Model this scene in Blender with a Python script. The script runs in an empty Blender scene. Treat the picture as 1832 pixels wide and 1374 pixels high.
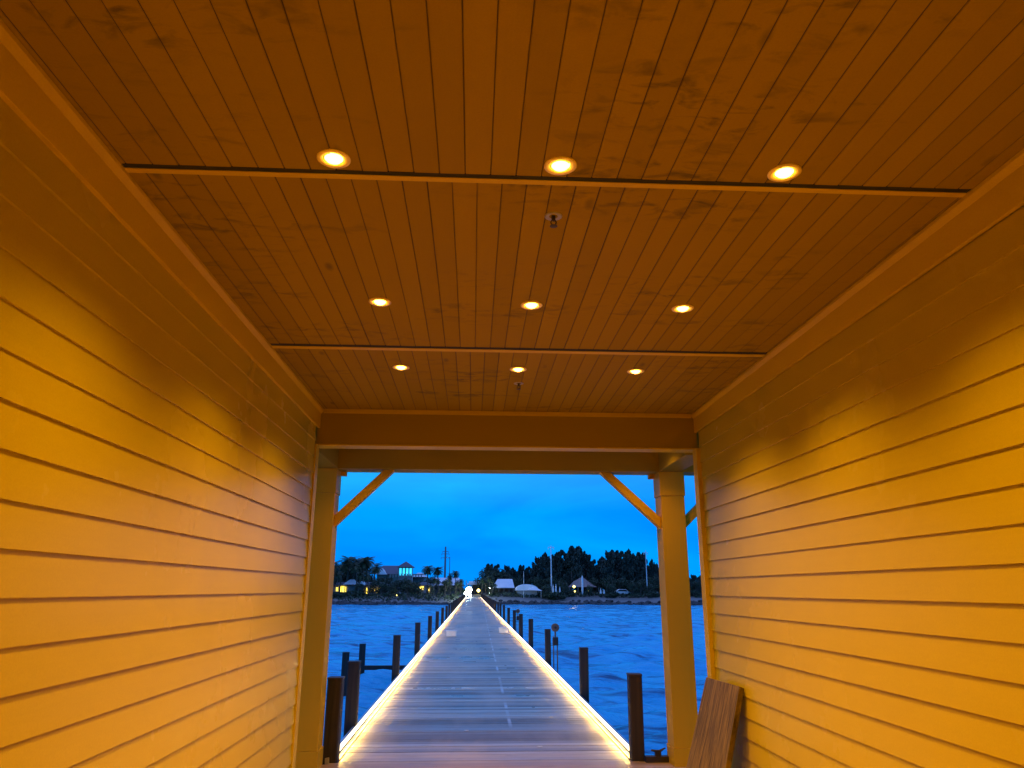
import bpy, math, random
import numpy as np
from mathutils import Vector, Matrix
random.seed(7)
SC = bpy.context.scene
COL = SC.collection
R = math.radians

# ------------------------------------------------------------------ camera
FPX, YAW, PITCH, ROLL, CAMH = 1299.94, 0.0516, 0.2752, 0.0021, 1.7
cy, sy, cp, sp = math.cos(YAW), math.sin(YAW), math.cos(PITCH), math.sin(PITCH)
FW = Vector((sy*cp, cy*cp, sp)); r0 = Vector((cy, -sy, 0)); u0 = r0.cross(FW)
RT = math.cos(ROLL)*r0 + math.sin(ROLL)*u0
UP = -math.sin(ROLL)*r0 + math.cos(ROLL)*u0
cam = bpy.data.cameras.new('camera'); cam.sensor_width = 36; cam.lens = 36*FPX/1832
cam.clip_start = 0.05; cam.clip_end = 6000
co = bpy.data.objects.new('camera', cam); COL.objects.link(co)
M = Matrix((RT, UP, -FW)).transposed().to_4x4(); M.translation = Vector((0, 0, CAMH))
co.matrix_world = M
SC.camera = co

def at(px, py, Y):
    "world point seen in the photograph at pixel px,py when it stands Y metres out"
    d = FW + RT*((px-916)/FPX) - UP*((py-687)/FPX)
    t = Y/d.y
    return Vector((d.x*t, Y, CAMH+d.z*t))

SC.view_settings.view_transform = 'Standard'
SC.view_settings.look = 'None'
SC.view_settings.exposure = 0
SC.view_settings.gamma = 1

# ------------------------------------------------------------------ materials
class NT:
    def __init__(s, name):
        s.m = bpy.data.materials.new(name); s.m.use_nodes = True
        s.t = s.m.node_tree; s.b = s.t.nodes['Principled BSDF']; s.out = s.t.nodes['Material Output']
    def n(s, kind, **kw):
        nd = s.t.nodes.new('ShaderNode'+kind)
        for k, v in kw.items():
            if k in nd.inputs.keys(): nd.inputs[k].default_value = v
            else: setattr(nd, k, v)
        return nd
    def l(s, a, b): s.t.links.new(a, b)
    def coord(s, scale=(1, 1, 1), kind='Object', loc=(0, 0, 0)):
        tc = s.n('TexCoord'); mp = s.n('Mapping'); mp.inputs['Scale'].default_value = scale
        mp.inputs['Location'].default_value = loc
        s.l(tc.outputs[kind], mp.inputs['Vector']); return mp.outputs[0]
    def noise(s, vec, scale=1, detail=4, rough=.55, dist=0):
        nd = s.n('TexNoise'); nd.inputs['Scale'].default_value = scale; nd.inputs['Detail'].default_value = detail
        nd.inputs['Roughness'].default_value = rough; nd.inputs['Distortion'].default_value = dist
        s.l(vec, nd.inputs['Vector']); return nd.outputs['Fac']
    def ramp(s, fac, stops):
        nd = s.n('ValToRGB'); e = nd.color_ramp.elements
        while len(e) < len(stops): e.new(.5)
        for i, (p, c) in enumerate(stops):
            e[i].position = p; e[i].color = (*c, 1) if len(c) == 3 else c
        s.l(fac, nd.inputs['Fac']); return nd.outputs['Color']
    def mapr(s, v, a, b, c, d):
        nd = s.n('MapRange'); s.l(v, nd.inputs['Value'])
        for k, x in zip(('From Min', 'From Max', 'To Min', 'To Max'), (a, b, c, d)): nd.inputs[k].default_value = x
        return nd.outputs[0]
    def mix(s, fac, a, b, mode='MIX'):
        nd = s.n('Mix', data_type='RGBA', blend_type=mode)
        for sock, v in ((nd.inputs[0], fac), (nd.inputs[6], a), (nd.inputs[7], b)):
            if isinstance(v, (int, float)): sock.default_value = v
            elif isinstance(v, tuple): sock.default_value = (*v, 1)
            else: s.l(v, sock)
        return nd.outputs[2]
    def math(s, op, a, b=0):
        nd = s.n('Math', operation=op)
        for i, v in enumerate((a, b)):
            if isinstance(v, (int, float)): nd.inputs[i].default_value = v
            else: s.l(v, nd.inputs[i])
        return nd.outputs[0]
    def bump(s, h, strength=.3, dist=.01):
        nd = s.n('Bump'); nd.inputs['Strength'].default_value = strength; nd.inputs['Distance'].default_value = dist
        s.l(h, nd.inputs['Height']); s.l(nd.outputs[0], s.b.inputs['Normal']); return nd
    def base(s, c):
        if isinstance(c, tuple): s.b.inputs['Base Color'].default_value = (*c, 1)
        else: s.l(c, s.b.inputs['Base Color'])
    def rough(s, v):
        if isinstance(v, (int, float)): s.b.inputs['Roughness'].default_value = v
        else: s.l(v, s.b.inputs['Roughness'])

MAT = {}
def simple(name, c, rough=.6, metal=0, var=.15, scale=6, bump=.1, spec=None, stretch=(1, 1, 1)):
    k = NT(name); v = k.coord(stretch)
    f = k.noise(v, scale, 5)
    k.base(k.ramp(f, [(.3, tuple(x*(1-var) for x in c)), (.7, tuple(min(1, x*(1+var)) for x in c))]))
    k.rough(k.mapr(f, .3, .7, max(0, rough-.08), min(1, rough+.08)))
    k.b.inputs['Metallic'].default_value = metal
    if spec is not None: k.b.inputs['Specular IOR Level'].default_value = spec
    if bump: k.bump(k.noise(v, scale*6, 3), bump, .005)
    MAT[name] = k.m; return k.m

def emis(name, c, s):
    k = NT(name); k.base((.8, .8, .8)); k.b.inputs['Emission Color'].default_value = (*c, 1)
    k.b.inputs['Emission Strength'].default_value = s
    MAT[name] = k.m; return k.m

def paint(name, c, rough, grain=(30, 1.0, 26), gb=.10, stain=None, spec=.5):
    "painted timber: faint wood grain through the paint, patchy gloss, light soiling"
    k = NT(name)
    v = k.coord(grain); g = k.noise(v, 2.2, 6, .6, .4)
    v2 = k.coord((1, 1, 1)); w = k.noise(v2, 1.1, 5)
    fine = k.noise(v2, 55, 3)
    col = k.ramp(w, [(.2, tuple(x*.93 for x in c)), (.8, c)])
    col = k.mix(k.mapr(k.noise(v2, 140, 2, .7), .3, .7, 0, .22), col, tuple(x*.62 for x in c))
    col = k.mix(k.mapr(g, .35, .75, 0, .07), col, tuple(x*.6 for x in c))
    if stain: 
        isl = k.n('NewGeometry').outputs['Random Per Island']
        col = k.mix(k.mapr(isl, 0, 1, 0, .30), col, tuple(x*.5 for x in c))
        sv = k.coord((1.0, 2.4, 1.0), loc=(3.1, .7, 0)); big = k.noise(sv, .9, 3)
        sm = k.noise(k.coord((6, 13, 6)), 1.0, 4, .6, .6)
        msk = k.math('MULTIPLY', k.mapr(big, .48, .66, 0, 1), k.mapr(sm, .50, .68, 0, 1))
        col = k.mix(k.math('MULTIPLY', msk, .8), col, stain)
        # knots, one here and there on a board
        vo = k.n('TexVoronoi', feature='F1'); vo.inputs['Scale'].default_value = 1.0; vo.inputs['Randomness'].default_value = 1
        k.l(k.coord((5.5, 2.2, 0.01)), vo.inputs['Vector'])
        kn = k.mapr(k.math('ADD', vo.outputs['Distance'], k.math('MULTIPLY', sm, .12)), .10, .2, 1, 0)
        pick = k.mapr(k.n('SeparateColor').outputs[0], 0, 1, 0, 0)
        sc_ = k.n('SeparateColor'); k.l(vo.outputs['Color'], sc_.inputs[0])
        pick = k.mapr(sc_.outputs[0], .62, .66, 0, 1)
        col = k.mix(k.math('MULTIPLY', k.math('MULTIPLY', kn, pick), .6), col, stain)
    k.base(col); k.rough(k.mapr(w, .3, .7, rough-.06, rough+.08)); k.b.inputs['Specular IOR Level'].default_value = spec
    k.bump(k.math('ADD', g, k.math('MULTIPLY', fine, .5)), gb, .0025)
    MAT[name] = k.m; return k.m

paint('siding_paint', (.50, .39, .015), .24, spec=.025)
paint('trim_paint', (.58, .42, .016), .36, grain=(20, 2, 20), spec=.02)
paint('beam_paint', (.32, .23, .02), .5, spec=.02, grain=(2, 20, 30))
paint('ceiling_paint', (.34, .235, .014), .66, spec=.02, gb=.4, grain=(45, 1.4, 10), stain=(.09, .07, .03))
simple('joint_shade', (.07, .045, .025), .9)  # dark brown set into the ceiling grooves to stand for their shade
paint('column_paint', (.60, .35, .016), .4, grain=(20, 20, 2), spec=.02)
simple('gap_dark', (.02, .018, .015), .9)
simple('roof_grey', (.3, .3, .3), .6)

# weathered deck planks, one shade per board
def deck(name, c1, c2, rough0, along='x'):
    k = NT(name)
    isl = k.n('NewGeometry').outputs['Random Per Island']
    v = k.coord((1.5, 28, 28)); g = k.noise(v, 1.6, 6, .62, .3)
    big = k.noise(k.coord((.9, .22, 1)), 1.0, 4)
    blot = k.noise(k.coord((3.2, 9, 1)), 1.0, 4, .6)
    col = k.ramp(isl, [(0, c1), (1, c2)])
    col = k.mix(k.mapr(g, .38, .72, 0, .5), col, tuple(x*.4 for x in c1))
    col = k.mix(k.mapr(blot, .58, .75, 0, .4), col, tuple(x*.35 for x in c1))
    col = k.mix(k.mapr(big, .45, .7, 0, .4), col, tuple(min(1, x*1.5) for x in c2))
    if name == 'deck_wood':
        sx = k.n('SeparateXYZ'); k.l(k.coord((1, 1, 1)), sx.inputs[0])
        br = k.noise(k.coord((.01, .9, 1)), 1.0, 3)
        line = k.math('SUBTRACT', sx.outputs['X'], k.math('ADD', k.math('MULTIPLY', sx.outputs['Y'], .0085), .43))
        mk = k.mapr(k.math('ABSOLUTE', line), .012, .03, 1, 0)
        mk = k.math('MULTIPLY', mk, k.mapr(br, .46, .58, 0, .7))
        mk = k.math('MULTIPLY', mk, k.mapr(sx.outputs['Y'], 10, 10.6, 0, 1))
        col = k.mix(mk, col, (.75, .75, .75))
    k.base(col)
    isl = k.mapr(k.math('FRACT', k.math('MULTIPLY', isl, 37.3)), 0, 1, 0, 1)
    rr = k.math('ADD', k.mapr(isl, 0, 1, rough0-.18, rough0+.16), k.mapr(big, .3, .7, -.1, .1))
    k.rough(rr)
    k.bump(g, .35, .004)
    MAT[name] = k.m; return k
kd = deck('deck_wood', (.18, .14, .11), (.60, .49, .38), .46)
deck('platform_wood', (.30, .20, .13), (.46, .32, .22), .55)

def wood(name, c1, c2, stretch, rough=.6, bump=.5):
    k = NT(name); v = k.coord(stretch)
    g = k.noise(v, 2, 7, .65, .8); w = k.n('TexWave', wave_type='BANDS'); w.bands_direction = 'X'
    k.l(v, w.inputs['Vector']); w.inputs['Scale'].default_value = .5; w.inputs['Distortion'].default_value = 6
    w.inputs['Detail'].default_value = 4
    f = k.math('ADD', k.math('MULTIPLY', g, .9), k.math('MULTIPLY', w.outputs['Fac'], .1))
    k.base(k.ramp(f, [(.3, c1), (.62, c2), (.8, tuple(x*1.3 for x in c2))])); k.rough(rough); k.bump(f, bump, .004)
    MAT[name] = k.m; return k.m
wood('board_wood', (.035, .024, .006), (.22, .15, .035), (1, 34, 2.2))
MAT['board_wood'].node_tree.nodes['Principled BSDF'].inputs['Specular IOR Level'].default_value = .12
wood('piling_wood', (.008, .006, .004), (.036, .023, .014), (9, 9, .8), .7)
simple('piling_cap', (.03, .02, .018), .6)
simple('alu', (.38, .36, .33), .45, .5, .1)
simple('kerb_metal', (.42, .42, .44), .4, .5, .1)
simple('brass_ring', (.85, .68, .30), .45, 0, .05)
simple('dark_iron', (.05, .04, .035), .5, .6)
simple('rust_pipe', (.22, .12, .08), .6, .3)
simple('white_box', (.82, .80, .76), .5, 0, .06)
emis('led', (1.0, .80, .42), 3.5)
emis('led_hidden', (1.0, .64, .14), 110)
emis('lens', (1.0, .50, .045), 22)

# ------------------------------------------------------------------ mesh helpers
class MB:
    def __init__(s): s.v = []; s.f = []; s.mi = []; s.cur = 0
    def add(s, vs, fs):
        b = len(s.v); s.v += [tuple(v) for v in vs]
        for f in fs: s.f.append(tuple(b+i for i in f)); s.mi.append(s.cur)
    def box(s, x0, x1, y0, y1, z0, z1):
        s.add([(x0, y0, z0), (x1, y0, z0), (x1, y1, z0), (x0, y1, z0), (x0, y0, z1), (x1, y0, z1), (x1, y1, z1), (x0, y1, z1)],
              [(0, 3, 2, 1), (4, 5, 6, 7), (0, 1, 5, 4), (1, 2, 6, 5), (2, 3, 7, 6), (3, 0, 4, 7)])
    def prism(s, pts, axis, a, b):
        "pts = 2-D outline swept along an axis from a to b"
        n = len(pts)
        def P(p, t):
            return {'x': (t, p[0], p[1]), 'y': (p[0], t, p[1]), 'z': (p[0], p[1], t)}[axis]
        s.add([P(p, a) for p in pts]+[P(p, b) for p in pts],
              [tuple(range(n))[::-1], tuple(range(n, 2*n))]+[(i, (i+1) % n, n+(i+1) % n, n+i) for i in range(n)])
    def tube(s, pts, rads, n=8, cap=True):
        pts = [Vector(p) for p in pts]; rings = []
        for i, p in enumerate(pts):
            d = (pts[min(i+1, len(pts)-1)]-pts[max(i-1, 0)]).normalized()
            a = d.cross(Vector((0, 1, 0)) if abs(d.y) < .9 else Vector((1, 0, 0))).normalized(); b = d.cross(a)
            r = rads[i] if isinstance(rads, (list, tuple)) else rads
            rings.append([p+(a*math.cos(2*math.pi*k/n)+b*math.sin(2*math.pi*k/n))*r for k in range(n)])
        vs = [v for g in rings for v in g]; fs = []
        for i in range(len(pts)-1):
            for k in range(n):
                fs.append((i*n+k, i*n+(k+1) % n, (i+1)*n+(k+1) % n, (i+1)*n+k))
        if cap: fs += [tuple(range(n))[::-1], tuple(range((len(pts)-1)*n, len(pts)*n))]
        s.add(vs, fs)
    def lathe(s, prof, c, n=24):
        "prof = (radius, z) list about a vertical axis through c"
        vs = []; fs = []
        for r, z in prof:
            vs += [(c[0]+r*math.cos(2*math.pi*k/n), c[1]+r*math.sin(2*math.pi*k/n), c[2]+z) for k in range(n)]
        for i in range(len(prof)-1):
            for k in range(n): fs.append((i*n+k, i*n+(k+1) % n, (i+1)*n+(k+1) % n, (i+1)*n+k))
        fs += [tuple(range(n))[::-1], tuple(range((len(prof)-1)*n, len(prof)*n))]
        s.add(vs, fs)
    def build(s, name, mat, parent=None, smooth=False, bevel=0, loc=None):
        me = bpy.data.meshes.new(name); me.from_pydata(s.v, [], s.f)
        for m in (mat if isinstance(mat, (list, tuple)) else [mat]): me.materials.append(MAT[m])
        if isinstance(mat, (list, tuple)): me.polygons.foreach_set('material_index', s.mi)
        if smooth: me.polygons.foreach_set('use_smooth', [True]*len(me.polygons))
        me.update()
        o = bpy.data.objects.new(name, me); COL.objects.link(o)
        if parent is not None: o.parent = parent
        if loc is not None: o.location = loc
        if bevel:
            md = o.modifiers.new('bevel', 'BEVEL'); md.width = bevel; md.segments = 2; md.limit_method = 'ANGLE'
        return o
def empty(name, loc=(0, 0, 0), rz=0):
    o = bpy.data.objects.new(name, None); COL.objects.link(o); o.location = loc; o.rotation_euler = (0, 0, rz)
    o.empty_display_size = .1; return o
def tag(o, label, cat, group=None):
    o['label'] = label; o['category'] = cat
    if group: o['group'] = group
    return o
def kids(o): return [c for c in list(bpy.data.objects) if c.parent == o]
def copy_tree(o, ch=None):
    r = o.copy(); COL.objects.link(r)
    for c in (ch if ch is not None else kids(o)):
        k = c.copy(); COL.objects.link(k); k.parent = r
        for g in c.children:
            q = g.copy(); COL.objects.link(q); q.parent = k
    return r
def struct(o): o['kind'] = 'structure'; return o

# ------------------------------------------------------------------ shelter (covered passage)
XL, XR, ZC = -1.466, 2.115, 3.323
Y1, Y2, YE = 2.615, 4.81, 6.706
YB = -5.0
sh = tag(empty('pier_shelter', (.3, 0, 0)), 'cream painted timber passage with lap sided walls, plank ceiling and open porch end', 'shelter')
def S(m, name, mat, **k):
    o = m.build(name, mat, sh, **k); o.location = (-.3, 0, 0); return o
def siding(side, ztop_courses):
    m = MB(); X = XL if side < 0 else XR; o = -side   # o: direction into the passage
    rnd = random.Random(3 if side < 0 else 4)
    z = ztop_courses
    while z > -.1:
        # boards in lengths with butt joints
        y = YB
        while y < YE-.09:
            L = YE-.09-y if YE-.09-y < 3.2 else 40
            y2 = min(y+L, YE-.09)
            if YE-.09-y2 < .6: y2 = YE-.09
            j = rnd.uniform(-.0012, .0012)
            a, b = .0145+j, .0035+j
            zz = z+rnd.uniform(-.0008, .0008)
            m.prism([(X+o*(a-.0105), zz), (X+o*a, zz), (X+o*(a+.0004), zz+.0015), (X+o*b, zz+.150), (X+o*(b-.009), zz+.150)], 'y', y, y2-.0012)
            y = y2
        z -= .1483
    return m
S(siding(-1, 3.0035), 'siding_wall', 'siding_paint')
S(siding(1, 2.9850), 'siding_wall', 'siding_paint')
for X, d in ((XL, -1), (XR, 1)):
    m = MB(); a, b = sorted((X+d*.012, X+d*.16)); m.box(a, b, YB, YE-.004, 0, 3.3)
    S(m, 'outer_wall', 'siding_paint')
    o = -d
    m = MB()   # frieze board and angled crown strip
    pr = .020; a, b = sorted((X-d*.001, X+o*.026)); m.box(a, b, YB, YE-.001, 3.140, ZC-.002)
    S(m, 'frieze_board', 'trim_paint', bevel=.002)
    m = MB()
    m.prism([(X+o*.0265, ZC-.046), (X+o*.0280, ZC-.046), (X+o*(pr+.026), ZC-.020), (X+o*(pr+.026), ZC-.003), (X+o*.0265, ZC-.003)], 'y', YB, YE-.001)
    S(m, 'crown_strip', 'trim_paint')
    m = MB(); a, b = sorted((X+d*.17, X+o*(.024 if o > 0 else .045))); m.box(a, b, YE-.088, YE+.03, 0, 2.976)
    S(m, 'corner_board', 'trim_paint', bevel=.003)
m = MB(); m.box(XL-.1, XR+.1, YB-.12, YB, 0, 3.3); S(m, 'end_wall', 'siding_paint')

# ceiling: tongue and groove boards in three runs, a joint filled by a dark strip and a batten between them
def ceil_run(y0, y1, off, seed):
    m = MB(); rnd = random.Random(seed); w = .1035
    x = XL-.02-off
    while x < XR+.02:
        a, b = x, x+w; g = .0042
        dz = rnd.uniform(-.0009, .0009)
        g = .0019+rnd.uniform(-.0005, .0007)
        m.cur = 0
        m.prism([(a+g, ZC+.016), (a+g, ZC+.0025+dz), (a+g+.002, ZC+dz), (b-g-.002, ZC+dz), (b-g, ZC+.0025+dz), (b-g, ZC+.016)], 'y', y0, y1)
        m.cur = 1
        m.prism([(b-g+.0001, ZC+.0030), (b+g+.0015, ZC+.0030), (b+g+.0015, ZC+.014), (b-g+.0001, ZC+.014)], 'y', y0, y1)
        x += w
    return m
S(ceil_run(YB, Y1, .02, 1), 'ceiling_boards', ['ceiling_paint', 'joint_shade'])
S(ceil_run(Y1+.062, Y2, .075, 2), 'ceiling_boards', ['ceiling_paint', 'joint_shade'])
S(ceil_run(Y2+.10, YE+.02, .11, 3), 'ceiling_boards', ['ceiling_paint', 'joint_shade'])
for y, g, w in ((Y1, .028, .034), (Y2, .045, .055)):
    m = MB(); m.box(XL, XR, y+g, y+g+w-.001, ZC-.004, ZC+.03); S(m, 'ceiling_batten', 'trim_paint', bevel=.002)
    m = MB(); m.box(XL+.048, XR-.048, y+.0005, y+g-.0005, ZC-.001, ZC+.02); S(m, 'dark_strip', 'gap_dark')  # plain near-black strip fills the joint, its darkness is in the colour
m = MB(); m.box(XL-.2, XR+.2, YB, YE+.02, ZC+.05, ZC+.07); S(m, 'ceiling_backing', 'gap_dark')

# end header beam with cap strip, porch beam behind it
m = MB(); m.box(XL+.002, XR-.002, YE, YE+.161, 2.9925, ZC-.0008); S(m, 'header_beam', 'beam_paint', bevel=.002)
m = MB(); m.box(XL+.002, XR-.002, YE-.004, YE+.161, 2.977, 2.992); S(m, 'header_soffit', 'trim_paint', bevel=.003)
m = MB(); m.box(XL+.048, XR-.048, YE-.016, YE-.0008, ZC-.040, ZC-.001); S(m, 'header_moulding', 'trim_paint', bevel=.003)
PX0, PX1 = -2.75, 3.35
m = MB(); m.box(PX0, PX1, 7.9, 8.16, 2.952, 3.28); S(m, 'porch_beam', 'beam_paint', bevel=.006)
for x0, x1 in ((-1.72, -1.478), (2.038, 2.28)):
    m = MB(); m.box(x0, x1, YE+.162, 7.899, 2.954, 3.279); S(m, 'side_beam', 'beam_paint', bevel=.005)
m = MB(); m.box(PX0, PX1, YE+.165, 8.75, 3.285, 3.41)
S(m, 'porch_ceiling', 'ceiling_paint')
m = MB(); xm = (PX0+PX1)/2
m.prism([(PX0-.4, 3.42), (PX1+.4, 3.42), (PX1+.4, 3.46), (xm, 5.0), (PX0-.4, 3.46)], 'y', YB-.5, 8.9); S(m, 'roof', 'roof_grey')
# outward walls of the shelter so it is closed from the side
def column(x0, x1, inner):
    c = MB(); c.box(x0, x1, 7.9, 8.16, .168, 2.69)
    o = S(c, 'column', 'column_paint', bevel=.004)
    def sub(m, name):
        q = m.build(name, 'column_paint', o, bevel=.003); return q
    m = MB(); m.box(x0-.009, x1+.009, 7.891, 8.169, 0, .167); sub(m, 'base_collar')
    m = MB(); m.box(x0-.009, x1+.009, 7.891, 8.169, 2.691, 2.9515); sub(m, 'cap_collar')
    m = MB(); a, b = sorted((inner, inner+(.06 if inner < 0 else -.06))); m.box(a, b, 8.09, 8.165, 2.905, 2.951); sub(m, 'cap_block')
column(-1.75, -1.49, -1.476)
column(2.044, 2.304, 2.03)
def brace(xc, xb, s):
    # from the column face at xc up to the beam at xb
    m = MB(); z0, z1, z2 = 2.335, 2.46, 2.9515
    L = abs(xb-xc)
    m.prism([(xc, z0), (xc+s*L, z2), (xc+s*(L-.118), z2), (xc, z1)], 'y', 7.96, 8.06)
    S(m, 'brace', 'column_paint', bevel=.004)
brace(-1.4895, -.872, 1); brace(2.0435, 1.39, -1); brace(2.3045, 2.95, 1)
brace(-1.7505, -2.4, -1)

# ------------------------------------------------------------------ recessed ceiling lights
def downlight():
    root = empty('ceiling_light')
    m = MB(); n = 40
    m.lathe([(.040, -.0005), (.0455, -.0035), (.062, -.0045), (.0655, -.002), (.0655, .004), (.040, .004)], (0, 0, 0), n)
    # remove the two disc caps so that the ring stays open
    m.f = m.f[:-2]; m.mi = m.mi[:-2]
    m.build('trim_ring', 'brass_ring', root, smooth=True)
    m = MB(); m.lathe([(.0001, -.017), (.011, -.0162), (.021, -.0130), (.029, -.008), (.0335, -.002), (.0398, .003)], (0, 0, 0), n)
    m.build('lens', 'lens', root, smooth=True)
    li = bpy.data.lights.new('lamp', 'SPOT'); li.energy = 148; li.color = (1, .49, .0); li.spot_size = R(125); li.spot_blend = 1
    li.shadow_soft_size = .035
    lo = bpy.data.objects.new('lamp', li); COL.objects.link(lo); lo.parent = root; lo.location = (0, 0, -.045)
    return root
LX = (-.571, .322, 1.232)
LY = (2.535, 4.014, 5.323, -.10, -1.8, -3.2, 7.35)
dl = downlight()
rown = ['nearest row', 'middle row', 'farthest row', 'row just behind the viewer', 'second row behind the viewer', 'third row behind the viewer', 'row hidden over the porch']
coln = ['left', 'centre', 'right']
dch = kids(dl); first = True
for j, y in enumerate(LY):
    for i, x in enumerate(LX):
        o = dl if first else copy_tree(dl, dch); first = False
        o.location = (x*(1 if y < 7 else 1.35), y, ZC if y < 7 else 3.284)
        if y > 7:
            lm = [c for c in o.children if c.type == 'LIGHT'][0]; lm.data = lm.data.copy(); lm.data.energy = 56; lm.data.spot_size = R(128)
        tag(o, 'round glowing amber recessed ceiling light, %s one of the %s' % (coln[i], rown[j]), 'ceiling light', 'recessed ceiling lights')

# sprinkler heads
def sprinkler(x, y, label):
    r = tag(empty('sprinkler_head', (x, y, ZC)), label, 'sprinkler', 'ceiling sprinklers')
    m = MB(); m.lathe([(.020, -.001), (.034, -.003), (.040, -.001), (.040, .003), (.020, .003)], (0, 0, 0), 24); m.f = m.f[:-2]; m.mi = m.mi[:-2]
    m.build('escutcheon', 'alu', r, smooth=True)
    m = MB(); m.lathe([(.009, .01), (.009, -.018), (.006, -.020), (.006, -.024)], (0, 0, 0), 12)
    m.tube([(-.008, 0, -.02), (-.013, 0, -.032), (-.003, 0, -.046)], .0025, 6); m.tube([(.008, 0, -.02), (.013, 0, -.032), (.003, 0, -.046)], .0025, 6)
    m.build('body', 'dark_iron', r)
    m = MB(); m.lathe([(.004, -.045), (.017, -.048), (.018, -.050), (.004, -.052)], (0, 0, 0), 16); m.build('deflector', 'dark_iron', r)
sprinkler(.338, 2.942, 'small dark sprinkler in a pale ring behind the first ceiling joint')
sprinkler(.350, 5.72, 'tiny dark sprinkler beyond the farthest centre ceiling light')

# ------------------------------------------------------------------ platform and pier
PL, PR = -1.407, 1.723
WZ = -1.5
pf = MB(); rnd = random.Random(11)
y = YB-.5
while y < 8.13:
    w = .138; dz = rnd.uniform(-.0015, .0015)
    pf.box(-2.9, 3.5, y, y+w-.006, -.035+dz, dz); y += w
plat = tag(empty('shelter_platform', (.3, 1, -.04)), 'reddish brown plank floor under the shelter at the near end of the pier', 'platform')
def PFB(m, n, mat):
    o = m.build(n, mat, plat); o.location = (-.3, -1, .04); return o
PFB(pf, 'planks', 'platform_wood')
m = MB(); m.box(-2.9, 3.5, YB-.5, 8.12, -.30, -.045); PFB(m, 'joists', 'piling_wood')
m = MB(); m.box(1.80, 2.62, 8.10, 8.17, -.01, .055); PFB(m, 'edge_board', 'piling_cap')
for x in (-2.4, 2.8):
    for y in (-4, 0, 4, 7.6):
        m = MB(); m.tube([(x, y, -3), (x, y, -.28)], .14, 12); PFB(m, 'post', 'piling_wood')

YEND = 163.0
pier = tag(empty('pier', (.158, 8.2, 0)), 'long straight grey plank pier running across the water to the shore', 'pier')
def PB(m, n, mat, **k):
    o = m.build(n, mat, pier, **k); o.location = (-.158, -8.2, 0); return o
m = MB(); y = 8.147
while y < YEND:
    w = .1412; dz = rnd.uniform(-.002, .002); ex = rnd.uniform(-.006, .006); g = rnd.uniform(.007, .013)
    t = rnd.uniform(-.0012, .0012)
    a, b = PL-.02+ex, PR+.02+ex
    m.add([(a, y, -.04), (b, y, -.04), (b, y+w-g, -.04), (a, y+w-g, -.04), (a, y, dz-.003+t), (b, y, dz-.003+t), (b, y+w-g, dz-.003-t), (a, y+w-g, dz-.003-t)],
          [(0, 3, 2, 1), (4, 5, 6, 7), (0, 1, 5, 4), (1, 2, 6, 5), (2, 3, 7, 6), (3, 0, 4, 7)])
    y += w
PB(m, 'deck_planks', 'deck_wood')
for x0, x1 in ((PL-.01, PL+.09), (.1, .2), (PR-.09, PR+.01)):
    m = MB(); m.box(x0, x1, 8.15, YEND, -.33, -.045); PB(m, 'stringer', 'piling_wood')
for X, s in ((PL, 1), (PR, -1)):
    m = MB(); m.prism([(X-s*.045, -.2), (X-s*.060, .045), (X-s*.020, .052), (X-s*.005, -.2)] if s > 0 else [(X-s*.005, -.2), (X-s*.020, .052), (X-s*.060, .045), (X-s*.045, -.2)], 'y', 8.2, YEND)
    PB(m, 'kerb', 'kerb_metal')
def ledstrip(X, s, label):
    r = tag(empty('led_strip', (X, 8.2, 0)), label, 'light strip', 'light strips along the pier edges')
    m = MB(); y = 8.24
    while y < YEND-.1:
        y2 = min(y+1.6, YEND-.1)
        pts = [(-s*.018, .0535), (s*.030, .050), (s*.034, .033), (0, .030)]
        if s < 0: pts = pts[::-1]
        m.prism(pts, 'y', y-8.2, y2-8.2-.004); y = y2
    m.build('diffuser', 'led', r)
    m = MB()
    pts = [(s*.0345, .0400), (s*.052, .0485), (s*.052, .0515), (s*.0345, .0500)]
    if s < 0: pts = pts[::-1]
    m.prism(pts, 'y', .03, YEND-8.3); m.build('hood', 'dark_iron', r)
    m = MB(); y = 8.24
    while y < YEND-.1:
        y2 = min(y+1.6, YEND-.1)-8.204; ya = y-8.2
        f = [(s*.0355, ya, .0345), (s*.0475, ya, .0465), (s*.0475, y2, .0465), (s*.0355, y2, .0345)]
        b = [(p[0], p[1], p[2]+.0006) for p in f]
        m.add(f+b, [(0, 3, 2, 1), (4, 5, 6, 7), (0, 1, 5, 4), (1, 2, 6, 5), (2, 3, 7, 6), (3, 0, 4, 7)]); y += 1.6
    m.build('led_tape', 'led_hidden', r)
    m = MB(); pts = [(s*.058, .0005), (s*.068, .0005), (s*.068, .009), (s*.058, .009)]
    if s < 0: pts = pts[::-1]
    m.prism(pts, 'y', .03, YEND-8.3); m.build('channel_edge', 'dark_iron', r)
ledstrip(PL, 1, 'warm white light strip running along the left edge of the pier')
ledstrip(PR, -1, 'warm white light strip running along the right edge of the pier')

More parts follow.
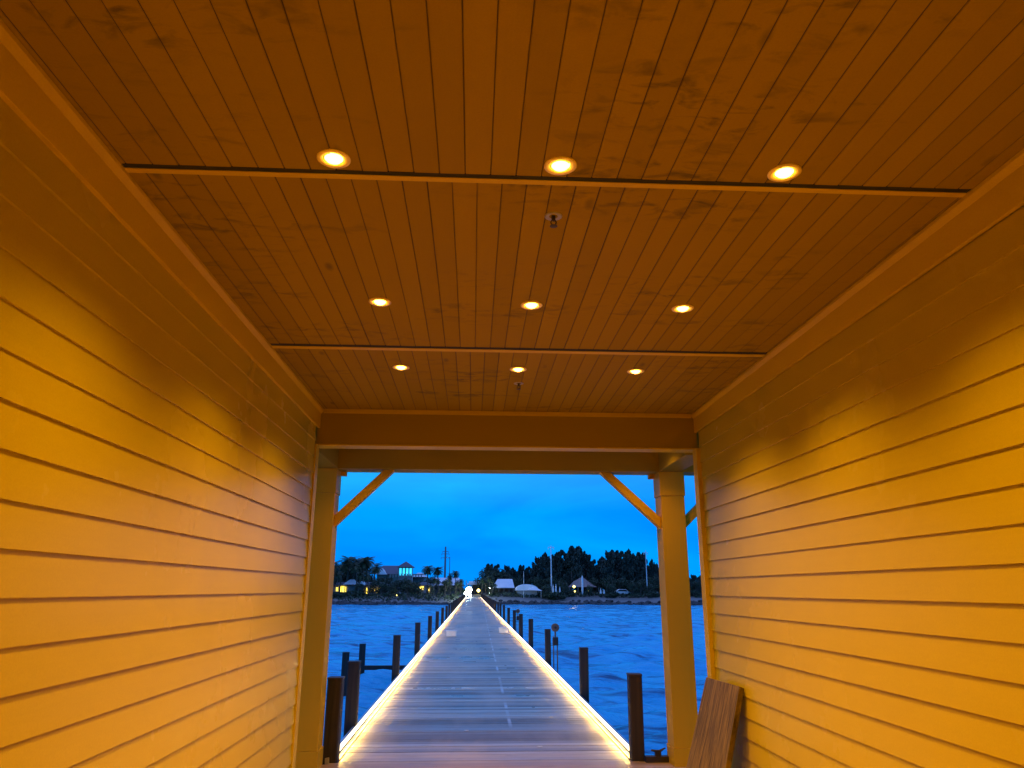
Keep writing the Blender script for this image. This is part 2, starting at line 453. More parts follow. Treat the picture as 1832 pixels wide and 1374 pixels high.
# pilings that stand up along both edges
ORD = ['nearest', 'second', 'third', 'fourth', 'fifth', 'sixth', 'seventh', 'eighth', 'ninth', 'tenth', 'eleventh', 'twelfth', 'thirteenth', 'fourteenth', 'fifteenth', 'sixteenth']
def piling_proto():
    r = empty('piling')
    m = MB(); w = .069
    m.prism([(-w, -w+.012), (-w+.012, -w), (w-.012, -w), (w, -w+.012), (w, w-.012), (w-.012, w), (-w+.012, w), (-w, w-.012)], 'z', -3.6, .785)
    m.build('shaft', 'piling_wood', r)
    m = MB(); w = .073
    m.prism([(-w, -w+.012), (-w+.012, -w), (w-.012, -w), (w, -w+.012), (w, w-.012), (w-.012, w), (-w+.012, w), (-w, w-.012)], 'z', .786, .806)
    m.build('cap_plate', 'piling_cap', r, bevel=.004)
    return r
pp = piling_proto(); pch = kids(pp); used = [False]
def place_piling(x, y, dz, label, group, sc=1.0):
    o = copy_tree(pp, pch) if used[0] else pp; used[0] = True
    o.location = (x, y, dz); o.scale = (sc, sc, 1)
    o.rotation_euler = (random.uniform(-.006, .006), random.uniform(-.008, .008), random.uniform(-.05, .05))
    return tag(o, label, 'piling', group)
ly = [8.30, 10.06, 15.55, 21.3, 27.3, 32.9, 38.6, 44.3]
while ly[-1] < 157: ly.append(ly[-1]+5.5+random.uniform(-.25, .25))
for i, y in enumerate(ly):
    x = -1.495 if i != 0 else -1.425
    if i < 16: lab = 'square dark timber piling, %s along the left edge of the pier' % ORD[i]
    else: lab = 'tiny far piling in the close row on the left side of the pier'
    place_piling(x+random.uniform(-.01, .01) if i else x, y, (0, -.0, 0, 0, -.03)[i] if i < 5 else random.uniform(-.05, .02), lab, 'pilings along the left edge of the pier', 1.1 if i < 2 else 1)
ry = [8.24, 12.66, 18.4, 23.85, 28.6, 33.2, 38.5]
while ry[-1] < 157: ry.append(ry[-1]+5.2+random.uniform(-.25, .25))
for i, y in enumerate(ry):
    x = 1.832 if i else 1.735
    if i < 16: lab = 'square dark timber piling, %s along the right edge of the pier' % ORD[i]
    else: lab = 'tiny far piling in the close row on the right side of the pier'
    place_piling(x+random.uniform(-.01, .01) if i else x, y, (.03, -.03, -.03, 0, 0)[i] if i < 5 else random.uniform(-.03, .02), lab, 'pilings along the right edge of the pier')
# two free pilings with a low timber beam to the pier, left
for x, y, zt, lab in ((-4.02, 25.0, -.25, 'nearer of two free dark pilings standing in the water left of the pier'), (-4.06, 29.0, -.27, 'farther of two free dark pilings standing in the water left of the pier')):
    o = place_piling(x, y, zt-.806+.0, lab, 'free pilings left of the pier', 1.5)
m = MB(); m.box(-4.0, -1.5, 28.86, 29.02, -1.18, -1.03)
tag(m.build('cross_beam', 'piling_wood', bevel=.01), 'low dark timber beam from the far free piling to the pier', 'beam')
for yy, a, b, lab in ((24.2, -3.9, -2.9, 'short low mooring rail in the water near the nearer free piling'),):
    pass

# hoist posts on the right, outside the kerb
def hoist(x, y, z0, label, sc=1):
    r = tag(empty('hoist_stand', (x, y, z0)), label, 'hoist', 'hoist stands beside the right pilings')
    for dx in (-.045, .045):
        m = MB(); m.tube([(dx, 0, -1.6), (dx, 0, .70)], .014, 8); m.build('pipe', 'rust_pipe', r, smooth=True)
    m = MB(); m.box(-.065, .065, -.05, .05, .50, .68); m.build('bracket', 'dark_iron', r, bevel=.01)
    m = MB(); n = 20
    pts = [(.095*math.cos(2*math.pi*k/n), .9+.095*math.sin(2*math.pi*k/n)) for k in range(n)]
    m.prism(pts, 'y', -.035, .035); w = m.build('wheel', 'rust_pipe', r, bevel=.01)
    m = MB(); m.prism([(.03*math.cos(2*math.pi*k/10), .9+.03*math.sin(2*math.pi*k/10)) for k in range(10)], 'y', -.055, .055); m.build('hub', 'dark_iron', w)
    m = MB(); m.tube([(0, 0, .66), (0, 0, .88)], .02, 8); m.build('neck', 'rust_pipe', r)
    r.scale = (sc, sc, sc)
hoist(1.985, 18.2, -.08, 'thin rusty pipe stand with round wheel beside the third right piling')
hoist(2.0, 33.3, -.08, 'farther small pipe stand with wheel beside the sixth right piling', .95)

# small things on the deck
def lowbox(x, y, label):
    r = tag(empty('dock_box', (x, y, 0)), label, 'box', 'pale boxes on the pier deck')
    m = MB(); m.box(-.19, .19, -.14, .14, 0, .17); m.build('body', 'white_box', r, bevel=.008)
    m = MB(); m.box(-.21, .21, -.16, .16, .171, .20); m.build('lid', 'white_box', r, bevel=.006)
lowbox(-.76, 28.9, 'low pale box at the left side of the pier deck')
lowbox(1.29, 31.0, 'low pale box at the right side of the pier deck')
m = MB(); m.tube([(-.07, 0, .055), (-.02, 0, .045), (.02, 0, .045), (.08, 0, .075)], [.008, .014, .014, .006], 8)
m.box(-.03, .03, -.02, .02, 0, .04)
tag(m.build('mooring_cleat', 'dark_iron', loc=(1.93, 8.13, .055)), 'small dark cleat on the edge board beside the nearest right piling', 'cleat')
for i, (x, y, w_, l_, lab) in enumerate(((.78, 8.9, .035, .02, 'small white scrap on the deck near the light strip, nearest bottom centre'), (-.05, 9.9, .03, .018, 'tiny pale scrap lying on the left middle of the deck'))):
    m = MB(); m.prism([(-w_, 0), (-w_*.2, -l_), (w_, -l_*.4), (w_*.7, l_), (-w_*.5, l_*.7)], 'z', 0, .004)
    tag(m.build('scrap', 'white_box', loc=(x, y, .004)), lab, 'scrap')

# board leaning on the right wall
bd = MB()
TL, TR_, BL, BR = Vector((1.995, 6.53, .985)), Vector((2.055, 5.89, .985)), Vector((1.69, 6.53, .006)), Vector((1.79, 5.89, .006))
nrm = (TR_-TL).cross(BL-TL).normalized()
if nrm.x > 0: nrm = -nrm
q = [TL, TR_, BR, BL]
bd.add([v for v in q]+[v-nrm*.042 for v in q], [(0, 1, 2, 3), (7, 6, 5, 4), (0, 4, 5, 1), (1, 5, 6, 2), (2, 6, 7, 3), (3, 7, 4, 0)])
tag(bd.build('leaning_board', 'board_wood', bevel=.004), 'wide dark brown wooden board leaning against the right wall', 'board')

# ------------------------------------------------------------------ water
def water():
    k = NT('water')
    st = k.noise(k.coord((.32, 1.5, 1)), 1.0, 6, .62, .6)
    k.base(k.ramp(st, [(.34, (.002, .12, .26)), (.46, (.02, .50, .84)), (.70, (.03, .66, .95))])); k.b.inputs['IOR'].default_value = 1.33; k.rough(.10)
    v = k.coord((.75, 2.0, 1)); n1 = k.noise(v, 1.5, 6, .62, .5); n2 = k.noise(k.coord((.7, 2.0, 1)), .42, 4, .6, .3)
    n3 = k.noise(k.coord((1.6, 4.2, 1)), 1.7, 5, .65, .6)
    h = k.math('ADD', k.math('ADD', k.math('MULTIPLY', n1, .26), k.math('MULTIPLY', n2, .42)), k.math('MULTIPLY', n3, .085))
    k.bump(h, .9, 1.0)
    MAT['water'] = k.m
    ys = [-60.0, -20, 0]; y = 4.0
    while y < 175: ys.append(y); y += max(.10, y*.0065)
    ys += [200, 400, 1500]
    ys = np.array(ys); nx = 420
    u = np.linspace(-1, 1, nx)
    Y, U = np.meshgrid(ys, u, indexing='ij')
    X = U*(12+np.abs(Y)*.62)
    rg = np.random.RandomState(5)
    Z = np.zeros_like(X)
    for i in range(46):
        lam = 10**rg.uniform(math.log10(.55), math.log10(5.5)); th = rg.normal(.25, .45) + math.pi/2
        A = .019*lam**.85*(rg.uniform(.5, 1)); kx, ky = math.cos(th)*2*math.pi/lam, math.sin(th)*2*math.pi/lam
        ph = X*kx+Y*ky+rg.uniform(0, 6.28)
        cell = np.maximum(np.abs(Y)*.0065, (12+np.abs(Y)*.62)*2/nx)
        fade = np.clip(1.6-4*cell/lam, 0, 1)
        Z += A*fade*(np.exp(np.sin(ph)-.4)-.85)
    Z[Y < 3] = 0; Z[Y > 180] = 0
    vs = np.stack([X, Y, Z+WZ], -1).reshape(-1, 3)
    ny = len(ys); idx = np.arange(ny*nx).reshape(ny, nx)
    f = np.stack([idx[:-1, :-1], idx[:-1, 1:], idx[1:, 1:], idx[1:, :-1]], -1).reshape(-1, 4)
    me = bpy.data.meshes.new('water'); me.from_pydata(vs.tolist(), [], f.tolist()); me.materials.append(k.m)
    me.polygons.foreach_set('use_smooth', [True]*len(me.polygons))
    o = bpy.data.objects.new('water', me); COL.objects.link(o); struct(o)
water()

# ------------------------------------------------------------------ far shore
simple('sand', (.50, .47, .42), .9, 0, .25, .35, .3)
simple('soil', (.10, .11, .07), .95, 0, .3, .3)
simple('rock', (.045, .045, .045), .8, 0, .4, .7, .4)
simple('pale_roof', (.80, .80, .80), .5, 0, .05, 1)
simple('slate_roof', (.08, .075, .10), .6, 0, .15, 1)
simple('white_wall', (.34, .33, .32), .7, 0, .08, 1)
simple('dark_wall', (.08, .06, .05), .8, 0, .2, 1)
simple('grey_wall', (.12, .12, .12), .8, 0, .2, 1)
simple('tent_cloth', (.30, .22, .19), .8, 0, .1, 1)
simple('bark', (.13, .10, .075), .9, 0, .3, 3)
simple('pole_white', (.75, .75, .75), .5, 0, .05, 1)
simple('pole_grey', (.18, .19, .22), .6, 0, .05, 1)
emis('win_yellow', (1.0, .72, .06), 4)
emis('win_cyan', (.03, .62, 1.0), 1.4)
emis('lamp_white', (.80, 1.0, 1.0), 60)
emis('lamp_yellow', (1.0, .80, .12), 5)
def leafmat(name, c1, c2):
    k = NT(name); isl = k.n('NewGeometry').outputs['Random Per Island']
    k.base(k.ramp(isl, [(0, c1), (.6, c2), (1, tuple(x*1.7 for x in c2))])); k.rough(.6)
    MAT[name] = k.m
leafmat('needle', (.012, .020, .012), (.035, .045, .028))
leafmat('palm_leaf', (.015, .028, .010), (.045, .070, .025))
leafmat('bush_leaf', (.012, .025, .010), (.040, .060, .025))

# ground of the far shore: one sheet, water edge to the horizon
def gz(x, y):
    ye = shore_y(x)
    t = y-ye
    if t < 0: return -2.2
    return min(.25, -1.72+t*.18) + .12*math.sin(x*.31)*math.sin(y*.23)*min(1, max(0, t/8)) + (.0 if t < 12 else .25*math.sin(x*.05+1))
def shore_y(x):
    return 160.5 + 1.6*math.sin(x*.09) + .8*math.sin(x*.37+1)
xs = [-1500, -700, -400, -250]+[-180+i*2.0 for i in range(181)]+[250, 400, 700, 1500]
ts = [-3, -.01, .8, 1.6, 2.6, 4, 6, 8, 10.5, 13, 17, 22, 30, 45, 70, 120, 300, 900, 3000]
m = MB(); vs = [(x, shore_y(x)+t, gz(x, shore_y(x)+t)) for t in ts for x in xs]; nx = len(xs)
m.add(vs, [(j*nx+i, j*nx+i+1, (j+1)*nx+i+1, (j+1)*nx+i) for j in range(len(ts)-1) for i in range(nx-1)])
k = NT('shore_ground'); v = k.coord((1, 1, 1)); sep = k.n('SeparateXYZ'); k.l(v, sep.inputs[0])
nz = k.noise(v, .25, 5)
edge = k.math('ADD', sep.outputs['Y'], k.math('MULTIPLY', nz, 14))
k.base(k.ramp(k.mapr(edge, 160, 200, 0, 1), [(0, (.04, .04, .04)), (.16, (.16, .15, .14)), (.3, (.20, .195, .185)), (.45, (.14, .135, .12)), (.56, (.04, .05, .03)), (1, (.03, .04, .02))]))
k.rough(.9); MAT['shore_ground'] = k.m
struct(m.build('shore_ground', 'shore_ground', smooth=True))

# rocks along the water's edge: uncountable
m = MB(); rr = random.Random(21)
def rockv(m, x, y, z, s):
    vs = []; 
    for (a, b, c) in ((1, 0, 0), (-1, 0, 0), (0, 1, 0), (0, -1, 0), (0, 0, 1), (0, 0, -1), (.6, .6, .5), (-.6, .6, .5), (.6, -.6, .5), (-.6, -.6, .5)):
        j = rr.uniform(.75, 1.25); vs.append((x+a*s*j, y+b*s*j, z+c*s*.7*j))
    m.add(vs, [(4, 8, 6), (4, 6, 7), (4, 7, 9), (4, 9, 8), (0, 6, 8), (6, 2, 7), (1, 9, 7), (3, 8, 9), (0, 2, 6), (2, 1, 7), (1, 3, 9), (3, 0, 8), (0, 5, 2), (2, 5, 1), (1, 5, 3), (3, 5, 0)])
for i in range(2600):
    x = rr.uniform(-75, 105)
    if -1.8 < x < 2.1 and rr.random() < .9: continue
    t = abs(rr.gauss(0, 1.6)); y = shore_y(x)+t
    dens = .55+.45*math.sin(x*.21)*math.sin(x*.077+2)
    if rr.random() > dens and t > 1.2: continue
    rockv(m, x, y, gz(x, y)+.15, rr.uniform(.25, .75))
o = m.build('shoreline_rocks', 'rock'); o['kind'] = 'stuff'; o['label'] = 'dark rocks along the far waterline'; o['category'] = 'rocks'

def leafcloud(m, cx, cy_, cz, rx, ry, rz, n, s, rnd, lean=0.0, up=0.0):
    for _ in range(n):
        while True:
            a, b, c = rnd.uniform(-1, 1), rnd.uniform(-1, 1), rnd.uniform(-1, 1)
            if a*a+b*b+c*c < 1: break
        x, y, z = cx+a*rx, cy_+b*ry, cz+c*rz
        d = Vector((rnd.gauss(lean, .6), rnd.gauss(0, .6), rnd.gauss(up, .6))).normalized()
        e = d.cross(Vector((rnd.gauss(0, 1), rnd.gauss(0, 1), rnd.gauss(0, 1)))).normalized()
        L = s*rnd.uniform(.6, 1.4); w = L*.32
        p = Vector((x, y, z))
        m.add([p-d*L*.5, p+e*w, p+d*L*.6, p-e*w], [(0, 1, 2, 3)])

def casuarina(h, seed, lean=.18):
    rnd = random.Random(seed); r = empty('casuarina_tree')
    t = MB(); pts = [Vector((lean*h*.12*(i/6)**2*2, 0, h*i/6*.93)) for i in range(7)]
    t.tube(pts, [.22, .19, .16, .13, .10, .06, .03], 7)
    c = MB()
    for i in range(26):
        f = .18+.80*(i/25); base = Vector((lean*h*.24*f*f, 0, h*f*.93))
        ang = rnd.uniform(0, 6.28); L = h*.24*(1.1-f)**.55*rnd.uniform(.6, 1.2)
        tip = base+Vector((math.cos(ang)*L+lean*L*.9, math.sin(ang)*L, L*rnd.uniform(.45, .95)))
        t.tube([base, (base+tip)/2+Vector((0, 0, -.1*L)), tip], [.05, .035, .015], 5)
        for q in range(6):
            g = .3+.16*q; p = base.lerp(tip, g)
            leafcloud(c, p.x+rnd.gauss(0, .15), p.y, p.z+rnd.gauss(0, .2), .30+.20*L*.3, .45, .95, 44, .55, rnd, lean*1.6, 1.7)
    t.build('trunk', 'bark', r); c.build('crown', 'needle', r); return r
def palm(h, seed):
    rnd = random.Random(seed); r = empty('palm_tree')
    t = MB(); b = rnd.uniform(-.5, .5)
    pts = [Vector((b*(i/6)**2, 0, h*i/6)) for i in range(7)]
    t.tube(pts, [.20, .15, .14, .13, .13, .13, .15], 8); t.build('trunk', 'bark', r)
    c = MB(); top = pts[-1]
    for i in range(48):
        ang = rnd.uniform(0, 6.28); el = rnd.uniform(-1.0, 1.25); L = rnd.uniform(1.5, 2.3)
        d = Vector((math.cos(ang)*math.cos(el), math.sin(ang)*math.cos(el), math.sin(el)))
        p = top.copy(); side = d.cross(Vector((0, 0, 1))).normalized(); prev = p
        for q in range(9):
            d = (d+Vector((0, 0, -.16))).normalized(); nxt = prev+d*L/9
            wl = .62*math.sin(math.pi*(q+1.2)/10.5)
            for sgn in (-1, 1):
                e = (side*sgn+d*.55+Vector((0, 0, -.35))).normalized()
                c.add([prev, prev+d*.10, prev+e*wl*rnd.uniform(.8, 1.1)], [(0, 1, 2)])
                mid = (prev+nxt)/2
                c.add([mid, mid+d*.10, mid+e*wl*rnd.uniform(.8, 1.1)], [(0, 1, 2)])
            prev = nxt
    c.build('crown', 'palm_leaf', r); return r
def bushy(h, w, seed, name='broadleaf_tree'):
    rnd = random.Random(seed); r = empty(name); t = MB()
    t.tube([(0, 0, -.1), (.1, 0, h*.3), (0, .1, h*.6)], [.2, .15, .06], 7)
    c = MB()
    for i in range(15):
        a = rnd.uniform(0, 6.28); rr_ = w*.5*math.sqrt(rnd.random()); z = h*rnd.uniform(.22, .9)
        rr_ *= math.sqrt(max(.1, 1-((z/h-.45)/.6)**2))
        p = Vector((math.cos(a)*rr_, math.sin(a)*rr_, z)); t.tube([(.05, 0, h*.25), p], [.07, .02], 5)
        leafcloud(c, p.x, p.y, p.z, w*.22, w*.22, h*.15, 100, .38, rnd)
    t.build('trunk', 'bark', r); c.build('crown', 'bush_leaf', r); return r
def fit(o, ch, px, ytop, Y, h0, used_, sx=1.0, flip=False):
    "plant a copy at column px so that its top reaches ytop"
    p = at(px, ytop, Y); g = gz(p.x, Y)-.1; s = (p.z-g)/h0
    q = copy_tree(o, ch) if used_[0] else o; used_[0] = True
    q.location = (p.x, Y, g); q.scale = (s*sx*(-1 if flip else 1), s*sx, s); q.rotation_euler = (0, 0, 0)
    return q

# windbreak of feathery trees, right
protos = [(casuarina(12, s, l), [False]) for s, l in ((1, .2), (2, .28), (3, .16), (4, .34))]
pc = [kids(p[0]) for p in protos]
CT = [(872, 1010, 186, 0, .9), (886, 1012, 190, 2, .9), (902, 1014, 196, 1, .9), (914, 1018, 192, 3, .9), (930, 1012, 200, 0, .8), (942, 1016, 196, 2, .8), (957, 1000, 192, 1, .85), (970, 993, 188, 3, .85), (980, 1000, 198, 0, .9),
      (997, 988, 190, 2, .9), (1008, 992, 196, 1, .9), (1021, 979, 188, 0, .95), (1030, 984, 194, 3, .95), (1044, 1000, 200, 1, .7), (1058, 1004, 190, 2, .75), (1072, 1000, 198, 3, .8),
      (1083, 990, 188, 1, .9), (1094, 986, 192, 0, .8), (1105, 990, 200, 2, .8), (1118, 988, 188, 3, .9), (1128, 996, 196, 1, .8), (1141, 990, 190, 0, .85), (1152, 1004, 198, 2, .6), (1163, 1004, 192, 3, .55), (965, 1008, 202, 2, 1.0), (989, 1002, 202, 0, 1.1), (1015, 996, 203, 1, 1.1), (1038, 1002, 204, 2, 1.0), (1051, 1010, 203, 3, 1.0), (1066, 1012, 204, 0, 1.0), (1088, 1002, 204, 1, 1.1), (1112, 1000, 203, 2, 1.1), (1135, 1004, 204, 0, 1.0), (1158, 1014, 202, 1, .9), (1170, 1012, 199, 3, .9), (1176, 1020, 196, 1, .8), (1192, 1022, 192, 2, .9), (1212, 1018, 196, 0, .9), (1236, 1030, 190, 1, 1.0), (1249, 1032, 194, 3, 1.0), (1270, 1022, 192, 2, 1), (1295, 1015, 196, 1, 1), (1325, 1010, 192, 0, 1)]
CT.sort()
NUM = ['one', 'two', 'three', 'four', 'five', 'six', 'seven', 'eight', 'nine', 'ten', 'eleven', 'twelve', 'thirteen', 'fourteen', 'fifteen']
for i, (px, yt, Y, k_, sx) in enumerate(CT):
    o = fit(protos[k_][0], pc[k_], px, yt, Y, 12*.99, protos[k_][1], sx*1.15)
    if px < 935: w = 'group behind the open shed'
    elif px < 990: w = 'group around the left white pole'
    elif px < 1040: w = 'tallest group'
    elif px < 1077: w = 'thin group above the brown tent'
    elif px < 1150: w = 'broad group left of the right pole'
    elif px < 1185: w = 'thin group beside the right pole'
    else: w = 'group beyond the porch column'
    n = sum(1 for c in CT[:i] if (c[0] < 935, 935 <= c[0] < 990, 990 <= c[0] < 1040, 1040 <= c[0] < 1077, 1077 <= c[0] < 1150, 1150 <= c[0] < 1185, c[0] >= 1185) == (px < 935, 935 <= px < 990, 990 <= px < 1040, 1040 <= px < 1077, 1077 <= px < 1150, 1150 <= px < 1185, px >= 1185))
    tag(o, 'dark feathery tree, number %s from left in %s' % (NUM[n], w), 'tree', 'feathery windbreak trees on the far shore')
# palms
pal = [(palm(7, s), [False]) for s in (31, 32, 33)]; plc = [kids(p[0]) for p in pal]
PT = [(599, 1004, 176, 'at the left frame column beside the lit long house'), (611, 1003, 180, 'left of the tallest left palms'), (624, 995, 182, 'with the tallest crown at far left'), (633, 998, 186, 'just right of the tallest far left palm'),
      (641, 1006, 178, 'between the two big left palm crowns'), (652, 997, 180, 'with a round crown left of the slate roofed house'), (661, 996, 184, 'with a broad crown left of the slate roofed house'), (669, 1008, 176, 'touching the left end of the slate roof'),
      (605, 1022, 174, 'short, in front of the far left palms'), (643, 1024, 172, 'short, in front of the gabled house'), (660, 1026, 172, 'short, below the broad left crown'),
      (766, 1012, 178, 'with a round crown right of the tower house'), (786, 1014, 180, 'left of the tall power pylon'), (803, 1026, 182, 'small, right of the power pylon'), (815, 1021, 180, 'rightmost tall one before the pier end'),
      (776, 1034, 172, 'low, in front of the pale roof at its left'), (786, 1036, 172, 'low, in front of the pale roof, second'), (797, 1038, 171, 'low, in front of the pale roof, third'), (806, 1036, 172, 'low, in front of the pale roof, fourth'), (816, 1038, 171, 'low, in front of the pale roof, fifth'), (825, 1036, 173, 'low, nearest the left side of the floodlight'),
      (862, 1036, 172, 'low, right of the pier end gate'), (869, 1034, 174, 'low, second right of the pier end gate'), (876, 1030, 172, 'leaning over the left end of the blue roofed shed'), (882, 1034, 176, 'behind the left end of the blue roofed shed'),
      (1000, 1040, 173, 'low, left of the brown tent'), (1012, 1042, 173, 'low, second left of the brown tent'), (1084, 1040, 173, 'low, right of the brown tent'), (1132, 1040, 173, 'low, left of the right pole'), (1146, 1042, 173, 'low, touching the right pole')]
for i, (px, yt, Y, lab) in enumerate(PT):
    k_ = i % 3
    o = fit(pal[k_][0], plc[k_], px, yt, Y, 7.9, pal[k_][1], 1.0 if yt > 1015 else 1.25, i % 2 == 1)
    tag(o, 'dark palm tree %s' % lab, 'palm tree', 'palms on the far shore')
# broadleaf trees and bushes
bu = [(bushy(6, 6, s), [False]) for s in (51, 52)]; bc = [kids(p[0]) for p in bu]
BT = [(606, 1008, 190, 1.0, 'tall, behind the far left palms'), (622, 1002, 194, 1.0, 'tall, behind the tallest left palms'), (638, 1006, 192, 1.0, 'tall, filling between the left palm crowns'), (656, 1006, 192, 1.0, 'tall, behind the broad left palm crowns'), (600, 1030, 186, 1.1, 'behind the lit long house at far left'), (630, 1026, 190, 1.2, 'behind the small gabled house'), (690, 1042, 177, 1.3, 'dense, right of the lit windows'), (708, 1036, 176, 1.3, 'large, below the slate roofed house'), (722, 1034, 175, 1.3, 'large, below the lit tower room'), (738, 1036, 176, 1.3, 'large, below right of the tower room'), (752, 1038, 184, 1.2, 'behind the rightmost yellow windows'), (676, 1030, 186, 1.0, 'under the left end of the slate roof'),
      (872, 1016, 184, .9, 'tall, right of the pier end gate'), (884, 1014, 188, .9, 'above the blue roofed shed left end'), (896, 1020, 190, 1., 'above the middle of the blue roofed shed'), (912, 1024, 190, 1., 'above the right end of the blue roofed shed'), (926, 1030, 186, 1., 'between the shed and the white dome tent'), (950, 1030, 188, 1, 'behind the white dome tent'),
      (966, 1032, 184, 1., 'right of the white dome tent'), (982, 1030, 182, 1, 'at the foot of the left white pole'), (1000, 1034, 182, 1, 'left of the brown tent'), (1066, 1032, 184, 1, 'right of the brown tent peak'), (1085, 1030, 182, 1.2, 'right of the brown tent, second'), (1105, 1032, 182, 1.2, 'left of the parked pale car'), (1122, 1034, 184, 1.2, 'behind the parked pale car'), (1145, 1034, 182, 1.1, 'left of the right pole'), (1168, 1028, 180, 1.1, 'between right pole and porch column'), (1196, 1030, 182, 1.2, 'hidden behind the right porch column'), (1225, 1036, 182, 1.2, 'partly behind the right porch column'), (1243, 1036, 180, 1.1, 'in the gap right of the porch column'), (1275, 1036, 182, 1.3, 'beyond the right wall end'),
 (668, 1036, 174, 1.1, 'low, between the yellow windows and the slate roof'), (700, 1046, 171, 1.2, 'low, front, left of the large dark tree'), (730, 1044, 171, 1.3, 'low, front, below the tower room'), (757, 1040, 190, 1.1, 'behind the small lit cabin'), (768, 1030, 186, 1.0, 'behind the low palms at their left'), (782, 1030, 200, 1.1, 'far, behind the long pale roof, left'), (796, 1034, 172, 1.0, 'in front of the long pale roof, middle'), (812, 1032, 200, 1.1, 'far, behind the long pale roof, right'), (824, 1040, 174, 1.0, 'at the left of the floodlight'), (866, 1034, 180, .9, 'just right of the gate building'),
 (640, 1040, 173, .9, 'low, front, between the lit window groups'), (590, 1020, 180, 1.1, 'partly hidden by the left porch column'),
 (682, 1040, 172, 1.0, 'right of the long lit house'), (745, 1042, 171, 1.1, 'front, left of the small lit cabin'), (772, 1044, 170, .8, 'front, right of the small lit cabin'), (690, 1030, 196, 1.2, 'behind, below the slate roof'),
 (880, 1040, 172, .8, 'front, at the left end of the open shed'), (1055, 1046, 171, .8, 'front, right of the thick white post'), (975, 1044, 172, 1.1, 'low, right of the white dome tent'), (1010, 1046, 172, .9, 'low, left of the yellow tent lamp'), (1096, 1044, 172, 1.1, 'low, right of the closed umbrellas'), (1130, 1042, 174, 1.1, 'low, right of the pale car'), (1160, 1044, 172, 1.1, 'low, at the foot of the right pole'), (1020, 1030, 192, 1.1, 'behind the left half of the brown tent'), (1042, 1030, 192, 1.1, 'behind the right half of the brown tent')]
for i, (px, yt, Y, sx, lab) in enumerate(BT):
    k_ = i % 2
    o = fit(bu[k_][0], bc[k_], px, yt, Y, 6.2, bu[k_][1], sx, i % 3 == 0)
    tag(o, 'dark leafy tree %s' % lab, 'tree', 'leafy trees on the far shore')
sb = (bushy(2.4, 4.6, 61, 'bush'), [False]); sbc = kids(sb[0])
ST = [(603, 1058, 'leftmost, in front of the lit long house'), (616, 1060, 'second from left on the bank'), (629, 1056, 'below the small gabled house'), (641, 1057, 'right of the small gabled house'), (652, 1062, 'below the left lit windows'), (666, 1062, 'below the middle lit windows'), (694, 1060, 'left of the large dark tree'), (716, 1062, 'below the large dark tree'), (734, 1062, 'right of the large dark tree'), (770, 1064, 'below the low palms, first'), (806, 1064, 'below the low palms, second'),
      (984, 1058, 'left, below the left white pole'), (996, 1058, 'between the left pole and the brown tent'), (1092, 1060, 'right of the closed umbrellas'), (1140, 1062, 'right of the pale car'), (1168, 1058, 'left of the porch column'), (1240, 1056, 'in the gap beside the wall end')]
for i, (px, yt, lab) in enumerate(ST):
    o = fit(sb[0], sbc, px, yt, 169+i % 3, 2.5, sb[1], 1.0, i % 2 == 0)
    tag(o, 'low dark bush, %s' % lab, 'bush', 'bushes on the far bank')
m = MB(); rnd = random.Random(77)
for i in range(3200):
    x = rnd.uniform(-80, 110)
    if -3 < x < 4: continue
    y = shore_y(x)+(rnd.uniform(9, 14) if x > -3 else rnd.uniform(4.5, 14)); leafcloud(m, x, y, gz(x, y)+.25, .5, .4, .35, 5, .4, rnd)
o = m.build('ground_cover', 'bush_leaf'); o['kind'] = 'stuff'; o['label'] = 'scrubby dark plants along the top of the beach'; o['category'] = 'plants'
# far treeline that reads as one mass
m = MB(); 
for i in range(240):
    x = rnd.uniform(-170, 200); y = rnd.uniform(235, 260); h = rnd.uniform(3, 6.5)
    if -9 < x < 9: h *= .45
    leafcloud(m, x, y, h*.5, 3.2, 2, h*.55, 60, 1.0, rnd)
o = m.build('distant_wood', 'bush_leaf'); o['kind'] = 'stuff'; o['label'] = 'low dark distant wood behind the far shore houses'; o['category'] = 'wood'

# ---- houses
def hip(m, x0, x1, y0, y1, z0, z1, rx):
    m.add([(x0, y0, z0), (x1, y0, z0), (x1, y1, z0), (x0, y1, z0), (x0+rx, (y0+y1)/2, z1), (x1-rx, (y0+y1)/2, z1)],
          [(0, 1, 5, 4), (1, 2, 5), (2, 3, 4, 5), (3, 0, 4), (3, 2, 1, 0)])
def gable(m, x0, x1, y0, y1, z0, z1):
    "ridge running along y, gable faces the water"
    xm = (x0+x1)/2
    m.add([(x0, y0, z0), (x1, y0, z0), (x1, y1, z0), (x0, y1, z0), (xm, y0, z1), (xm, y1, z1)],
          [(0, 1, 4), (1, 2, 5, 4), (2, 3, 5), (3, 0, 4, 5), (3, 2, 1, 0)])
def X_(px, Y): return at(px, 1040, Y).x
def Z_(py, Y, px=720): return at(px, py, Y).z
def part(root, fn, name, mat, parent=None):
    m = MB(); fn(m); o = m.build(name, mat, parent or root)
    o.location = (0, 0, 0) if parent else tuple(-c for c in root.location)
    return o
